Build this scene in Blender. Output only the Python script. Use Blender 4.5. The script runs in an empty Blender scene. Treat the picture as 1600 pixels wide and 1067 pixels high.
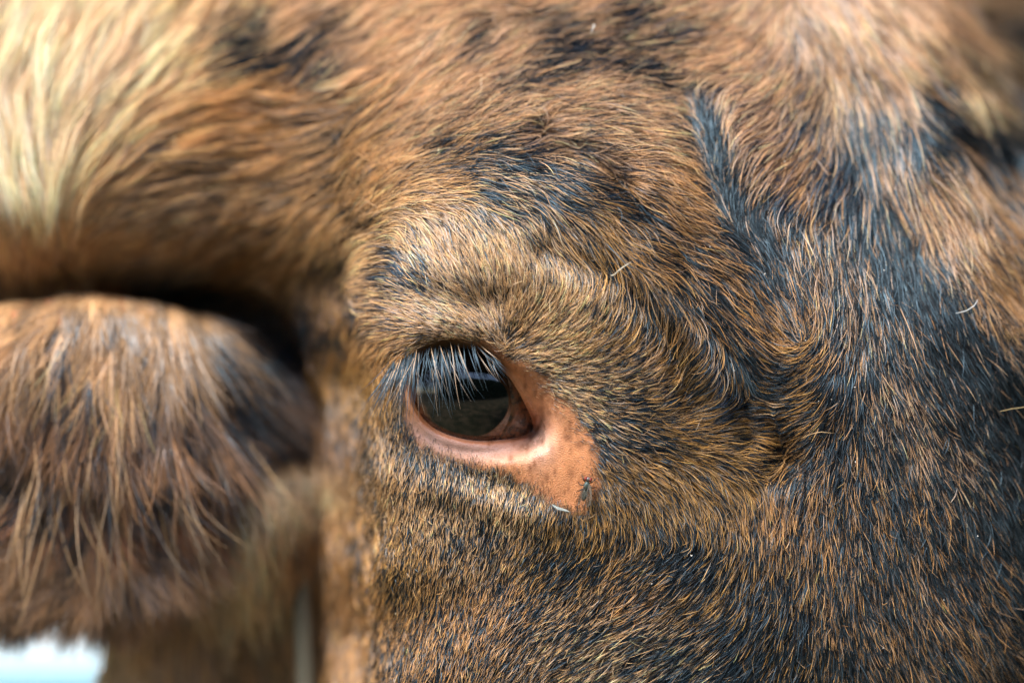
import bpy, bmesh, math, random
import numpy as np
from mathutils import Vector, Matrix

random.seed(7)
rng = np.random.default_rng(11)
SC = bpy.context.scene
COL = SC.collection

# ---------------------------------------------------------------- camera
D = 0.60                       # camera to the eye, metres
S = 0.34 / 1600.0              # metres per image pixel on the eye's plane
cam = bpy.data.cameras.new('camera')
cam_ob = bpy.data.objects.new('camera', cam)
COL.objects.link(cam_ob)
cam_ob.location = (0, -D, 0)
cam_ob.rotation_euler = (math.radians(90), 0, 0)
cam.sensor_width = 36.0
cam.lens = 36.0 * D / 0.34
cam.clip_start = 0.02
cam.clip_end = 500.0
cam.dof.use_dof = True
cam.dof.focus_distance = D - 0.001
cam.dof.aperture_fstop = 2.3
cam.dof.aperture_blades = 0
SC.camera = cam_ob

# ---------------------------------------------------------------- sky and sun
SUN_EL, SUN_AZ = math.radians(60), math.radians(-42)     # azimuth from the camera's back (-Y) towards -X
world = bpy.data.worlds.new('World')
SC.world = world
world.use_nodes = True
nt = world.node_tree
bg = nt.nodes['Background']
sky = nt.nodes.new('ShaderNodeTexSky')
sky.sky_type = 'NISHITA'
sky.sun_disc = False
sky.sun_elevation = SUN_EL
sun_dir = Vector((math.sin(SUN_AZ) * math.cos(SUN_EL), -math.cos(SUN_AZ) * math.cos(SUN_EL), math.sin(SUN_EL)))
sky.sun_rotation = math.atan2(sun_dir.x, sun_dir.y)
sky.dust_density = 1.0
nt.links.new(sky.outputs['Color'], bg.inputs['Color'])
bg.inputs['Strength'].default_value = 0.15
sl = bpy.data.lights.new('sun', 'SUN')
sl.energy = 3.0
sl.angle = math.radians(28)
sl.color = (1.0, 0.93, 0.82)
so = bpy.data.objects.new('sun', sl)
COL.objects.link(so)
so.rotation_euler = sun_dir.to_track_quat('Z', 'Y').to_euler()
SC.view_settings.view_transform = 'Standard'
SC.view_settings.look = 'None'
SC.view_settings.gamma = 1.0
SC.view_settings.exposure = 1.68
SC.cycles_curves.shape = 'RIBBONS'
SC.cycles_curves.subdivisions = 2
SC.cycles.max_bounces = 10
SC.cycles.transmission_bounces = 8
SC.cycles.use_denoising = True
SC.cycles.denoiser = 'OPENIMAGEDENOISE'
SC.cycles.denoising_input_passes = 'RGB_ALBEDO_NORMAL'
SC.cycles.denoising_prefilter = 'ACCURATE'
SC.cycles.sample_clamp_direct = 2.0
SC.cycles.sample_clamp_indirect = 1.0

# ---------------------------------------------------------------- helpers
def at(u, v, y):
    """image pixels (u right, v down, 1 pixel = 0.21 mm at the eye) and a depth y in metres -> world point"""
    k = S * (D + y) / D  # unprojects the image pixel along its camera ray
    return np.stack([(np.asarray(u, float) - 800.0) * k, np.asarray(y, float) + 0 * np.asarray(u, float), (533.5 - np.asarray(v, float)) * k], -1)

def sstep(a, b, x):
    t = np.clip((x - a) / (b - a), 0, 1)
    return t * t * (3 - 2 * t)

def seg_dist(px, py, poly, closed=False):
    poly = np.asarray(poly, float)
    d = np.full(np.shape(px), 1e9)
    n = len(poly)
    for i in range(n if closed else n - 1):
        a, b = poly[i], poly[(i + 1) % n]
        ab = b - a
        t = np.clip(((px - a[0]) * ab[0] + (py - a[1]) * ab[1]) / (ab @ ab + 1e-9), 0, 1)
        d = np.minimum(d, np.hypot(px - a[0] - t * ab[0], py - a[1] - t * ab[1]))
    return d

def inside(px, py, poly):
    poly = np.asarray(poly, float)
    r = np.zeros(np.shape(px), bool)
    n = len(poly)
    for i in range(n):
        x0, y0 = poly[i]; x1, y1 = poly[(i + 1) % n]
        c = ((y0 > py) != (y1 > py)) & (px < (x1 - x0) * (py - y0) / ((y1 - y0) + 1e-12) + x0)
        r ^= c
    return r

def sdf(px, py, poly):
    d = seg_dist(px, py, poly, True)
    return np.where(inside(px, py, poly), -d, d)

def smooth_poly(p, n=3):
    p = np.asarray(p, float)
    for _ in range(n):
        q = np.roll(p, -1, 0)
        p = np.stack([0.75 * p + 0.25 * q, 0.25 * p + 0.75 * q], 1).reshape(-1, 2)
    return p

def vnoise(x, y, scale, seed):
    r = np.random.default_rng(seed)
    G = r.random((256, 256))
    x = np.asarray(x) / scale; y = np.asarray(y) / scale
    xi = np.floor(x).astype(int); yi = np.floor(y).astype(int)
    fx = x - xi; fy = y - yi
    fx = fx * fx * (3 - 2 * fx); fy = fy * fy * (3 - 2 * fy)
    g = lambda a, b: G[a % 256, b % 256]
    return (g(xi, yi) * (1 - fx) + g(xi + 1, yi) * fx) * (1 - fy) + (g(xi, yi + 1) * (1 - fx) + g(xi + 1, yi + 1) * fx) * fy

def fbm(x, y, scale, seed, o=4):
    r = 0; a = 1; t = 0
    for k in range(o):
        r = r + a * vnoise(x, y, scale / 2 ** k, seed + k); t += a; a *= 0.55
    return r / t

# raster the coat maps live on
R0, R1, RS = -420.0, 2040.0, 4.0
Q0, Q1 = -420.0, 1500.0
UU, VV = np.meshgrid(np.arange(R0, R1, RS), np.arange(Q0, Q1, RS))

def samp(A, u, v):
    x = np.clip((u - R0) / RS, 0, A.shape[1] - 1.001); y = np.clip((v - Q0) / RS, 0, A.shape[0] - 1.001)
    xi = x.astype(int); yi = y.astype(int); fx = x - xi; fy = y - yi
    if A.ndim == 3:
        fx = fx[..., None]; fy = fy[..., None]
    return (A[yi, xi] * (1 - fx) + A[yi, xi + 1] * fx) * (1 - fy) + (A[yi + 1, xi] * (1 - fx) + A[yi + 1, xi + 1] * fx) * fy

def kernel(pts, vals, sig):
    """smooth field through scattered values"""
    num = np.zeros(UU.shape + (vals.shape[1],)); den = np.zeros(UU.shape)
    for (x, y), w in zip(pts, vals):
        d2 = (UU - x) ** 2 + (VV - y) ** 2
        k = np.exp(-d2 / (2 * sig * sig)) + 1e-5 / (1 + d2 / 1e4) ** 2
        num += k[..., None] * w; den += k
    return num / den[..., None]

def props(o, label=None, cat=None, group=None, kind=None):
    for k, v in (('label', label), ('category', cat), ('group', group), ('kind', kind)):
        if v: o[k] = v
    return o

def empty(name, loc):
    o = bpy.data.objects.new(name, None); COL.objects.link(o); o.location = loc; o.empty_display_size = 0.01
    return o

def mesh_ob(name, verts, faces, mat, parent=None, smooth=True):
    me = bpy.data.meshes.new(name)
    me.from_pydata([tuple(p) for p in verts], [], [tuple(f) for f in faces])
    if smooth: me.polygons.foreach_set('use_smooth', [True] * len(me.polygons))
    me.materials.append(mat)
    o = bpy.data.objects.new(name, me); COL.objects.link(o)
    if parent:
        o.parent = parent; o.matrix_parent_inverse = Matrix.Translation(-Vector(parent.location))
    return o

def curves_ob(name, P, rad, col, mat, parent=None):
    N, K, _ = P.shape
    hc = bpy.data.hair_curves.new(name)
    hc.add_curves([K] * N)
    hc.attributes['position'].data.foreach_set('vector', P.astype(np.float32).ravel())
    ra = hc.attributes.get('radius') or hc.attributes.new('radius', 'FLOAT', 'POINT')
    ra.data.foreach_set('value', rad.astype(np.float32).ravel())
    c4 = np.ones((N, K, 4), np.float32); c4[..., :3] = col
    hc.attributes.new('coat', 'FLOAT_COLOR', 'POINT').data.foreach_set('color', c4.ravel())
    hc.materials.append(mat)
    o = bpy.data.objects.new(name, hc); COL.objects.link(o)
    if parent:
        o.parent = parent; o.matrix_parent_inverse = Matrix.Translation(-Vector(parent.location))
    return o

# ---------------------------------------------------------------- materials
def new_mat(name):
    m = bpy.data.materials.new(name); m.use_nodes = True
    return m, m.node_tree, m.node_tree.nodes['Principled BSDF']

def simple_mat(name, col, rough=0.5, metal=0.0, bump=0.0, scale=900.0, var=0.25, alpha=1.0):
    m, t, b = new_mat(name)
    tc = t.nodes.new('ShaderNodeTexCoord'); nz = t.nodes.new('ShaderNodeTexNoise')
    nz.inputs['Scale'].default_value = scale; nz.inputs['Detail'].default_value = 5
    t.links.new(tc.outputs['Object'], nz.inputs['Vector'])
    mx = t.nodes.new('ShaderNodeMix'); mx.data_type = 'RGBA'
    mx.inputs['A'].default_value = (*[c * (1 - var) for c in col], 1); mx.inputs['B'].default_value = (*[min(1, c * (1 + var)) for c in col], 1)
    t.links.new(nz.outputs['Fac'], mx.inputs['Factor']); t.links.new(mx.outputs['Result'], b.inputs['Base Color'])
    b.inputs['Roughness'].default_value = rough; b.inputs['Metallic'].default_value = metal; b.inputs['Alpha'].default_value = alpha
    if bump:
        bp = t.nodes.new('ShaderNodeBump'); bp.inputs['Strength'].default_value = bump; bp.inputs['Distance'].default_value = 0.0004
        t.links.new(nz.outputs['Fac'], bp.inputs['Height']); t.links.new(bp.outputs['Normal'], b.inputs['Normal'])
    return m

def hair_mat(name, sheen=0.07, rough=0.22, radial=0.45):
    m = bpy.data.materials.new(name); m.use_nodes = True
    t = m.node_tree; t.nodes.clear()
    out = t.nodes.new('ShaderNodeOutputMaterial')
    df = t.nodes.new('ShaderNodeBsdfDiffuse')
    h = t.nodes.new('ShaderNodeBsdfHair'); h.component = 'Reflection'
    h.inputs['RoughnessU'].default_value = rough; h.inputs['RoughnessV'].default_value = radial; h.inputs['Offset'].default_value = math.radians(-3)
    h.inputs['Color'].default_value = (0.52, 0.79, 1.0, 1)  # sky blue put into the sheen tint
    at_ = t.nodes.new('ShaderNodeAttribute'); at_.attribute_name = 'coat'
    mx = t.nodes.new('ShaderNodeMixShader'); hi = t.nodes.new('ShaderNodeHairInfo')
    pw = t.nodes.new('ShaderNodeMath'); pw.operation = 'POWER'; pw.inputs[1].default_value = 2.2
    ml = t.nodes.new('ShaderNodeMath'); ml.operation = 'MULTIPLY_ADD'; ml.inputs[1].default_value = sheen * 2.6; ml.inputs[2].default_value = sheen * 0.2
    t.links.new(hi.outputs['Random'], pw.inputs[0]); t.links.new(pw.outputs[0], ml.inputs[0]); t.links.new(ml.outputs[0], mx.inputs[0])
    t.links.new(at_.outputs['Color'], df.inputs['Color']); t.links.new(df.outputs[0], mx.inputs[1]); t.links.new(h.outputs[0], mx.inputs[2])
    t.links.new(mx.outputs[0], out.inputs['Surface'])
    return m
M_HAIR = hair_mat('hair')
M_LASH = hair_mat('lash_hair', 0.065, 0.25, 0.5)

# skin: pigment from the mesh, pores and creases as fine relief
M_SKIN, t, b = new_mat('skin')
va = t.nodes.new('ShaderNodeAttribute'); va.attribute_name = 'pigment'
wa = t.nodes.new('ShaderNodeAttribute'); wa.attribute_name = 'wet'
tc = t.nodes.new('ShaderNodeTexCoord')
n1 = t.nodes.new('ShaderNodeTexNoise'); n1.inputs['Scale'].default_value = 2200; n1.inputs['Detail'].default_value = 6
n2 = t.nodes.new('ShaderNodeTexVoronoi'); n2.inputs['Scale'].default_value = 1300; n2.feature = 'DISTANCE_TO_EDGE'
t.links.new(tc.outputs['Object'], n1.inputs['Vector']); t.links.new(tc.outputs['Object'], n2.inputs['Vector'])
ad = t.nodes.new('ShaderNodeMath'); ad.operation = 'MULTIPLY_ADD'; ad.inputs[1].default_value = 0.7
t.links.new(n2.outputs['Distance'], ad.inputs[0]); t.links.new(n1.outputs['Fac'], ad.inputs[2])
bp = t.nodes.new('ShaderNodeBump'); bp.inputs['Strength'].default_value = 0.6; bp.inputs['Distance'].default_value = 0.00042
t.links.new(ad.outputs[0], bp.inputs['Height']); t.links.new(bp.outputs['Normal'], b.inputs['Normal'])
mxs = t.nodes.new('ShaderNodeMix'); mxs.data_type = 'RGBA'; mxs.blend_type = 'MULTIPLY'; mxs.inputs['Factor'].default_value = 0.45
cr = t.nodes.new('ShaderNodeValToRGB'); cr.color_ramp.elements[0].position = 0.3; cr.color_ramp.elements[0].color = (0.66, 0.55, 0.5, 1); cr.color_ramp.elements[1].position = 0.62
t.links.new(n1.outputs['Fac'], cr.inputs['Fac']); t.links.new(va.outputs['Color'], mxs.inputs['A']); t.links.new(cr.outputs['Color'], mxs.inputs['B'])
t.links.new(mxs.outputs['Result'], b.inputs['Base Color'])
mr = t.nodes.new('ShaderNodeMapRange'); mr.inputs['To Min'].default_value = 0.52; mr.inputs['To Max'].default_value = 0.12
t.links.new(wa.outputs['Fac'], mr.inputs['Value']); t.links.new(mr.outputs['Result'], b.inputs['Roughness'])
t.links.new(wa.outputs['Fac'], b.inputs['Coat Weight']); b.inputs['Coat Roughness'].default_value = 0.07
b.inputs['Subsurface Weight'].default_value = 0.12; b.inputs['Subsurface Scale'].default_value = 0.0012
b.inputs['Subsurface Radius'].default_value = (1.0, 0.4, 0.2)

# ---------------------------------------------------------------- form of the head: depth map
CTRL = [  # u, v, depth in mm behind the eye's plane
 (580,300,24),(620,400,6),(590,500,10),(600,600,9),(600,750,9),(600,900,10),(600,1060,12),(640,340,8),(700,400,-3),(800,420,-7),(900,450,-8),(1000,500,-7),(1100,560,-2),
 (1220,600,5),(1300,600,3),(1400,600,5),(1500,600,12),(1600,600,26),(1300,400,13),(1400,400,17),(1500,400,29),(1600,400,50),
 (1200,300,19),(1300,250,27),(1400,200,42),(1500,200,60),(1590,220,100),(1200,100,40),(1300,50,52),(1400,50,65),(1500,40,92),(1580,100,130),
 (1100,200,21),(1000,200,16),(900,200,14),(800,200,14),(700,200,22),(600,200,36),(1000,100,32),(900,50,40),(800,50,43),(700,50,47),(600,50,53),
 (500,100,58),(400,150,60),(300,200,58),(200,200,56),(100,200,57),(0,200,60),(0,50,74),(200,50,74),(400,30,74),(200,-100,110),(600,-100,85),(1000,-100,70),(1300,-100,85),
 (0,350,58),(100,350,57),(200,340,58),(300,330,60),(400,340,62),(480,300,52),(500,420,48),(0,430,62),(200,410,64),(380,400,64),(540,600,46),(520,800,52),(540,1000,52),(460,620,70),
 (900,600,-5),(1000,650,-5),(1000,750,-4),(1000,900,0),(900,850,0),(800,800,1),(700,800,2),(700,950,4),(900,1060,6),(1100,800,-2),(1200,800,2),(1100,1000,3),(1300,900,3),(1400,900,4),(1500,900,9),(1600,900,18),(1600,1060,20),(1300,1060,6),
 (700,520,-3),(800,540,-4),(640,560,4),(860,700,-2),(920,720,-4),(760,720,1),(660,700,4),
 (-300,200,90),(-300,430,90),(1900,400,150),(1900,900,110),(1900,100,220),(700,1350,30),(1300,1350,30),(1700,1350,60),
]
def tps(ctrl, lam=60.0):
    c = np.array(ctrl, float); n = len(c)
    X = c[:, :2] / 300.0
    r = np.linalg.norm(X[:, None] - X[None], axis=-1)
    phi = lambda r: np.where(r > 0, r * r * np.log(np.maximum(r, 1e-9)), 0)
    A = np.zeros((n + 3, n + 3)); A[:n, :n] = phi(r) + lam * 1e-4 * np.eye(n)
    A[:n, n] = 1; A[:n, n + 1:] = X; A[n, :n] = 1; A[n + 1:, :n] = X.T
    w = np.linalg.solve(A, np.concatenate([c[:, 2], [0, 0, 0]]))
    out = np.full(UU.shape, w[n]) + w[n + 1] * UU / 300 + w[n + 2] * VV / 300
    for i in range(n):
        out += w[i] * phi(np.hypot(UU / 300 - X[i, 0], VV / 300 - X[i, 1]))
    return out
Z = tps(CTRL)

def ridge(poly, width, amp):
    """crease (amp > 0, mm deeper) or fold (amp < 0) along a line"""
    return 2.0 * amp * np.exp(-(seg_dist(UU, VV, poly) / (1.3 * width)) ** 2)
Z += ridge([(850,215),(960,270),(1060,375),(1130,500),(1185,640),(1222,725)], 20, 4.4)
Z += ridge([(960,290),(1050,410),(1125,560),(1170,690)], 15, 2.6)
Z += ridge([(1010,300),(1100,430),(1165,580),(1200,690)], 14, -1.6)
Z += ridge([(1100,380),(1170,480),(1215,600),(1228,690)], 18, 1.2)
Z += ridge([(900,300),(990,370),(1060,470),(1130,600)], 24, -2.2)
Z += ridge([(1075,150),(1110,240),(1160,350),(1215,470),(1245,600),(1245,720)], 30, 1.0)
Z += ridge([(1150,190),(1190,300),(1260,420),(1285,600)], 34, -1.8)
Z += ridge([(860,395),(960,440),(1040,530),(1080,640)], 20, 1.8)
Z += ridge([(640,515),(690,508),(760,520),(830,570)], 18, -1.0)          # upper lid fold
Z += ridge([(600,470),(660,460),(760,475)], 17, 1.0)
Z += ridge([(650,705),(720,738),(800,765)], 18, 1.0)                     # crease under the lower lid
Z += ridge([(670,760),(760,790),(860,815)], 18, -1.0)
Z += ridge([(1300,150),(1340,260),(1420,400)], 40, 2.5)
Z += ridge([(1440,260),(1520,400),(1600,560)], 50, -3.0)
Z += 2.4 * (fbm(UU, VV, 130, 50) - 0.5) + 3.2 * (fbm(UU, VV, 90, 60) - 0.5) * sstep(260, 60, VV)
# the orbit's rim stands clear of the temple on its left
edge_u = 566 + 12 * sstep(500, 900, VV) + 16 * sstep(420, 330, VV) + 5 * np.sin(VV / 40.0)
rim = sstep(330, 440, VV)
Z += rim * (26 * sstep(edge_u + 14, edge_u - 18, UU) + 12 * np.exp(-np.maximum(UU - edge_u, 0) / 22.0) * sstep(edge_u - 18, edge_u + 10, UU))
# below the poll and left of the temple the hide falls back to the neck
GAP = [(-900,482),(-100,474),(60,462),(180,447),(300,436),(400,428),(432,442),(452,500),(478,590),(500,640),(500,720),(508,800),(512,900),(515,1100),(515,1900),(-900,1900)]
g = sdf(UU, VV, GAP)
Z += np.exp(-np.maximum(g, 0) / 15.0) * 13 * (g > -1) * sstep(700, 560, VV) * sstep(-200, 420 , 430 - abs(UU - 200))
fall = sstep(10, -16, g)
gz = np.where(VV < 640, 200, 150) * 1.0
gz = 150 + 60 * sstep(700, 560, VV)
neck = -36 * np.exp(-((UU - 400) / 85) ** 2 - ((VV - 820) / 150) ** 2) + np.interp(UU, [100, 300, 450], [102, 108, 100]) + 80 * sstep(760, 600, VV) + 10 * np.sin(UU / 55.0) * sstep(900, 960, VV) + 30 * sstep(300, 120, UU)
Z = Z * (1 - fall) + neck * fall
OUTL = [(1420,-500),(1460,-100),(1494,0),(1536,80),(1572,160),(1596,240),(1644,330),(1720,450),(1800,600),(1880,800),(1950,1100),(2000,1600)]
go = np.interp(VV, [p[1] for p in OUTL], [p[0] for p in OUTL]) - UU
Z = np.minimum(Z, 125) + 12 * np.exp(-np.maximum(go, 0) / 16.0) + 160 * sstep(0, -40, go)
ZR = Z / 1000.0
for _ in range(2):      # light smoothing
    ZR = (ZR + np.roll(ZR, 1, 0) + np.roll(ZR, -1, 0) + np.roll(ZR, 1, 1) + np.roll(ZR, -1, 1)) / 5

# ---------------------------------------------------------------- the eye opening in that form
EYE = smooth_poly([(640,588),(641,615),(652,645),(672,668),(704,683),(745,691),(790,688),(828,679),(836,668),(826,640),(810,611),(796,587),(772,563),(748,546),(715,540),(680,543),(655,560)], 3)
BARE = smooth_poly([(632,600),(634,660),(658,694),(700,712),(760,724),(810,744),(850,772),(890,796),(925,792),(934,745),(926,690),(893,640),(855,600),(815,566),(778,545),(740,538),(690,540),(645,560)], 3)
EC, ER, EFRONT = (736.0, 612.0), 122.0, 0.0015     # centre, radius (image pixels), depth of its front
def eye_ball_depth(u, v):
    r2 = (u - EC[0]) ** 2 + (v - EC[1]) ** 2
    return EFRONT + S * (ER - np.sqrt(np.maximum(ER * ER - r2, (0.25 * ER) ** 2)))
EYESD = sdf(UU, VV, EYE)
def eye_mod(u, v, y, fine=False):
    m = (u > 480) & (u < 1000) & (v > 400) & (v < 880)
    if not m.any(): return y
    uu, vv = u[m], v[m]
    d = sdf(uu, vv, EYE) if fine else samp(EYESD, uu, vv)
    lid = eye_ball_depth(uu, vv) - 0.0026
    upper = sstep(600, 560, vv)
    w = np.exp(-(np.maximum(d, 0) / (20 - 10 * upper)) ** 2)
    r = y[m] * (1 - w) + lid * w
    r -= 0.0011 * np.exp(-((d - 9) / 7.0) ** 2) * sstep(600, 640, vv)            # rolled lower lid margin
    r += 0.0014 * sstep(6, 0, d) ** 2
    r += 0.0060 * sstep(0.5, -7, d)
    y = y.copy(); y[m] = r
    return y
def depth(u, v, fine=False):
    return eye_mod(u, v, samp(ZR, u, v), fine)
def surf(u, v):
    return at(u, v, depth(u, v))
def normals(u, v, h=5.0):
    a = surf(u + h, v) - surf(u - h, v); b_ = surf(u, v + h) - surf(u, v - h)
    n = np.cross(a, b_); n /= np.linalg.norm(n, axis=-1, keepdims=True) + 1e-12
    n[n[..., 1] > 0] *= -1
    return n

# ---------------------------------------------------------------- coat maps: lie of the hair, length, pigment
FLOW = np.array([  # u, v, lie of the hair in degrees (0 right, 90 down)
 (0,0,112),(100,0,115),(200,0,122),(300,0,130),(400,0,140),(500,0,145),(600,0,150),(700,0,155),(800,0,160),(900,0,160),(1000,0,160),(1100,0,155),(1200,0,120),(1300,0,65),(1400,0,55),(1500,0,50),(1600,0,45),
 (0,100,108),(60,100,105),(120,100,108),(200,100,122),(250,80,130),(300,100,145),(400,100,156),(480,90,145),(560,60,140),(600,100,150),(700,100,145),(800,100,150),(900,100,162),(1000,100,170),(1100,100,165),(1160,100,155),(1215,100,118),(1260,60,62),(1300,100,68),(1400,100,56),(1500,100,50),(1600,100,48),
 (0,200,75),(50,200,88),(100,190,98),(160,200,125),(200,200,142),(300,200,166),(400,200,178),(500,200,172),(600,170,330),(600,220,328),(680,150,322),(700,200,335),(760,150,145),(800,200,345),(850,160,350),(900,200,0),(1000,170,8),(1000,220,14),(1060,200,25),
 (1110,180,95),(1125,230,88),(1130,280,95),(1150,320,100),(1180,180,155),(1200,140,140),(1230,160,130),(1200,240,140),(1250,200,120),(1300,200,96),(1350,160,72),(1350,250,82),(1400,200,66),(1500,200,55),(1600,200,48),
 (0,300,70),(60,300,75),(120,300,110),(160,330,150),(200,300,162),(300,300,170),(400,300,168),(480,270,165),(500,330,140),(560,300,312),(560,240,320),(600,300,318),(620,270,330),(650,300,340),(650,330,20),(700,300,355),(800,280,10),(800,320,25),(900,300,24),(1000,300,28),(1080,280,30),(1100,330,30),(1180,290,120),(1230,270,130),(1250,320,125),(1300,300,112),(1330,330,95),(1400,300,74),(1500,300,60),(1600,300,55),
 (0,400,85),(100,400,95),(200,400,172),(300,400,168),(400,390,165),(450,400,130),(500,400,110),(550,400,108),(590,360,330),(585,400,165),(600,440,170),(640,380,55),(640,420,45),(700,360,55),(700,400,65),(760,360,45),(760,400,80),(800,400,75),(800,430,88),(850,370,60),(850,410,70),(900,380,48),(900,420,65),(1000,400,36),(1050,430,38),(1100,400,32),(1160,400,35),(1190,380,70),(1210,420,65),(1250,400,85),(1300,400,88),(1400,400,80),(1500,400,64),(1600,400,58),
 (480,500,92),(540,500,90),(590,480,185),(600,520,170),(620,450,35),(640,490,20),(660,470,25),(700,490,28),(740,480,42),(700,450,55),(740,510,20),(760,450,85),(780,500,65),(800,470,105),(820,500,115),(850,480,125),(850,530,150),(880,500,138),(900,460,110),(920,510,140),(950,470,105),(960,530,148),(1000,480,95),(1000,520,120),(1050,480,62),(1050,530,120),(1100,500,50),(1100,560,110),(1150,520,45),(1150,590,75),(1200,500,35),(1200,540,38),(1240,500,60),(1240,540,20),(1262,520,110),(1300,500,88),(1400,500,78),(1500,500,65),(1600,500,60),
 (480,600,90),(540,600,90),(600,600,98),(600,560,110),(640,540,160),(830,545,165),(840,560,172),(870,580,0),(900,560,170),(900,610,12),(870,620,25),(930,640,20),(950,590,165),(1000,580,155),(1000,620,175),(1050,590,150),(1080,610,145),(1100,640,150),(1150,640,165),(1150,610,120),(1180,600,70),(1195,620,25),(1205,580,15),(1215,620,2),(1235,600,165),(1250,600,150),(1250,560,155),(1270,580,122),(1268,630,130),(1300,600,90),(1400,600,76),(1500,600,64),(1600,600,60),
 (480,700,90),(540,700,90),(600,700,96),(640,720,100),(700,740,98),(760,760,98),(820,790,98),(900,660,25),(940,690,28),(930,720,45),(1000,690,18),(1000,660,8),(1050,690,12),(1100,690,8),(1150,690,14),(1190,700,16),(1210,660,0),(1215,700,170),(1240,690,150),(1240,650,155),(1265,690,128),(1215,745,140),(1240,750,122),(1270,740,112),(1300,700,92),(1400,700,76),(1500,700,66),(1600,700,62),
 (950,760,55),(930,780,72),(1000,760,42),(1050,760,35),(1100,760,52),(1150,760,45),(1180,750,30),(1190,790,85),(1240,790,100),
 (600,800,95),(650,800,97),(700,800,98),(800,820,102),(900,820,104),(950,820,92),(1000,810,78),(1050,810,72),(1100,810,80),(1150,820,86),(1200,830,94),(1300,800,90),(1400,800,78),(1500,800,70),(1600,800,66),
 (600,900,95),(650,900,98),(700,900,100),(760,900,106),(800,900,114),(850,900,126),(900,900,136),(950,880,130),(1000,900,145),(1050,890,140),(1100,890,132),(1150,890,112),(1200,900,98),(1250,900,92),(1300,900,88),(1400,900,75),(1500,900,66),(1600,900,62),
 (600,1000,95),(650,1000,99),(700,1000,106),(750,1000,116),(800,1000,128),(850,1000,140),(900,1000,148),(1000,1000,151),(1100,1000,145),(1150,1000,136),(1190,1000,126),(1220,1000,112),(1260,1000,100),(1300,1000,88),(1400,1000,72),(1500,1000,63),(1600,1000,60),
 (600,1080,95),(700,1080,110),(800,1080,130),(900,1080,150),(1000,1080,150),(1100,1080,142),(1200,1080,120),(1260,1080,103),(1300,1080,90),(1400,1080,70),(1500,1080,62),
 (300,800,90),(400,800,90),(300,1000,90),(400,1000,90),(500,900,90),(500,1000,90),
], float)
ang = np.radians(FLOW[:, 2])
F = kernel(FLOW[:, :2], np.stack([np.cos(2 * ang), np.sin(2 * ang), np.cos(ang), np.sin(ang)], 1), 27)
ha = 0.5 * np.arctan2(F[..., 1], F[..., 0]) + 0.35 * (fbm(UU, VV, 70, 5) - 0.5)
dx, dy = np.cos(ha), np.sin(ha)
sg = np.sign(dx * F[..., 2] + dy * F[..., 3] + 1e-9)
# round the eye the hair points away from it
rx, ry = UU - 735, VV - 612
near = (np.hypot(rx, ry) < 215) & (VV < 690) & (UU > 575)
sg = np.where(near, np.sign(dx * rx + dy * ry + 1e-9), sg)
DIR = np.stack([dx * sg, dy * sg], -1)
# where opposite lies meet, hairs of both mingle instead of parting along a line
VB = DIR.copy()
for _ in range(60):
    VB = (VB + np.roll(VB, 1, 0) + np.roll(VB, -1, 0) + np.roll(VB, 1, 1) + np.roll(VB, -1, 1)) / 5
FLIP = np.clip((1 - (VB * DIR).sum(-1)) / 2 - 0.05, 0, 0.5)
def lie(u, v):
    k = np.clip(((v - Q0) / RS + 0.5).astype(int), 0, UU.shape[0] - 1), np.clip(((u - R0) / RS + 0.5).astype(int), 0, UU.shape[1] - 1)
    return DIR[k]

LEN = np.array([(150,100,125),(50,200,110),(300,200,110),(400,60,105),(500,150,90),(700,100,80),(900,80,72),(1050,140,62),(1120,250,50),(1250,200,72),(1400,150,88),(1500,250,88),(1500,420,70),(1400,650,52),(1300,800,48),(1500,950,54),(1250,1000,42),
 (1200,620,58),(1000,350,72),(850,300,66),(700,300,58),(680,400,52),(800,480,38),(700,490,36),(620,520,30),(900,560,42),(1000,650,48),(1100,500,60),(950,760,38),(800,800,23),(680,780,22),(700,900,26),(800,1000,30),(950,950,34),(1050,1020,40),(1100,850,42),(620,900,24),(540,500,45),(520,800,38),(400,900,85),(400,750,95),(320,850,90),(300,380,75),(60,385,42),(150,400,42),(10,400,42),(450,380,60),(640,560,26),(850,570,30),(900,640,34),(930,700,34)], float)
LN = kernel(LEN[:, :2], LEN[:, 2:], 70)[..., 0]

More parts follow.
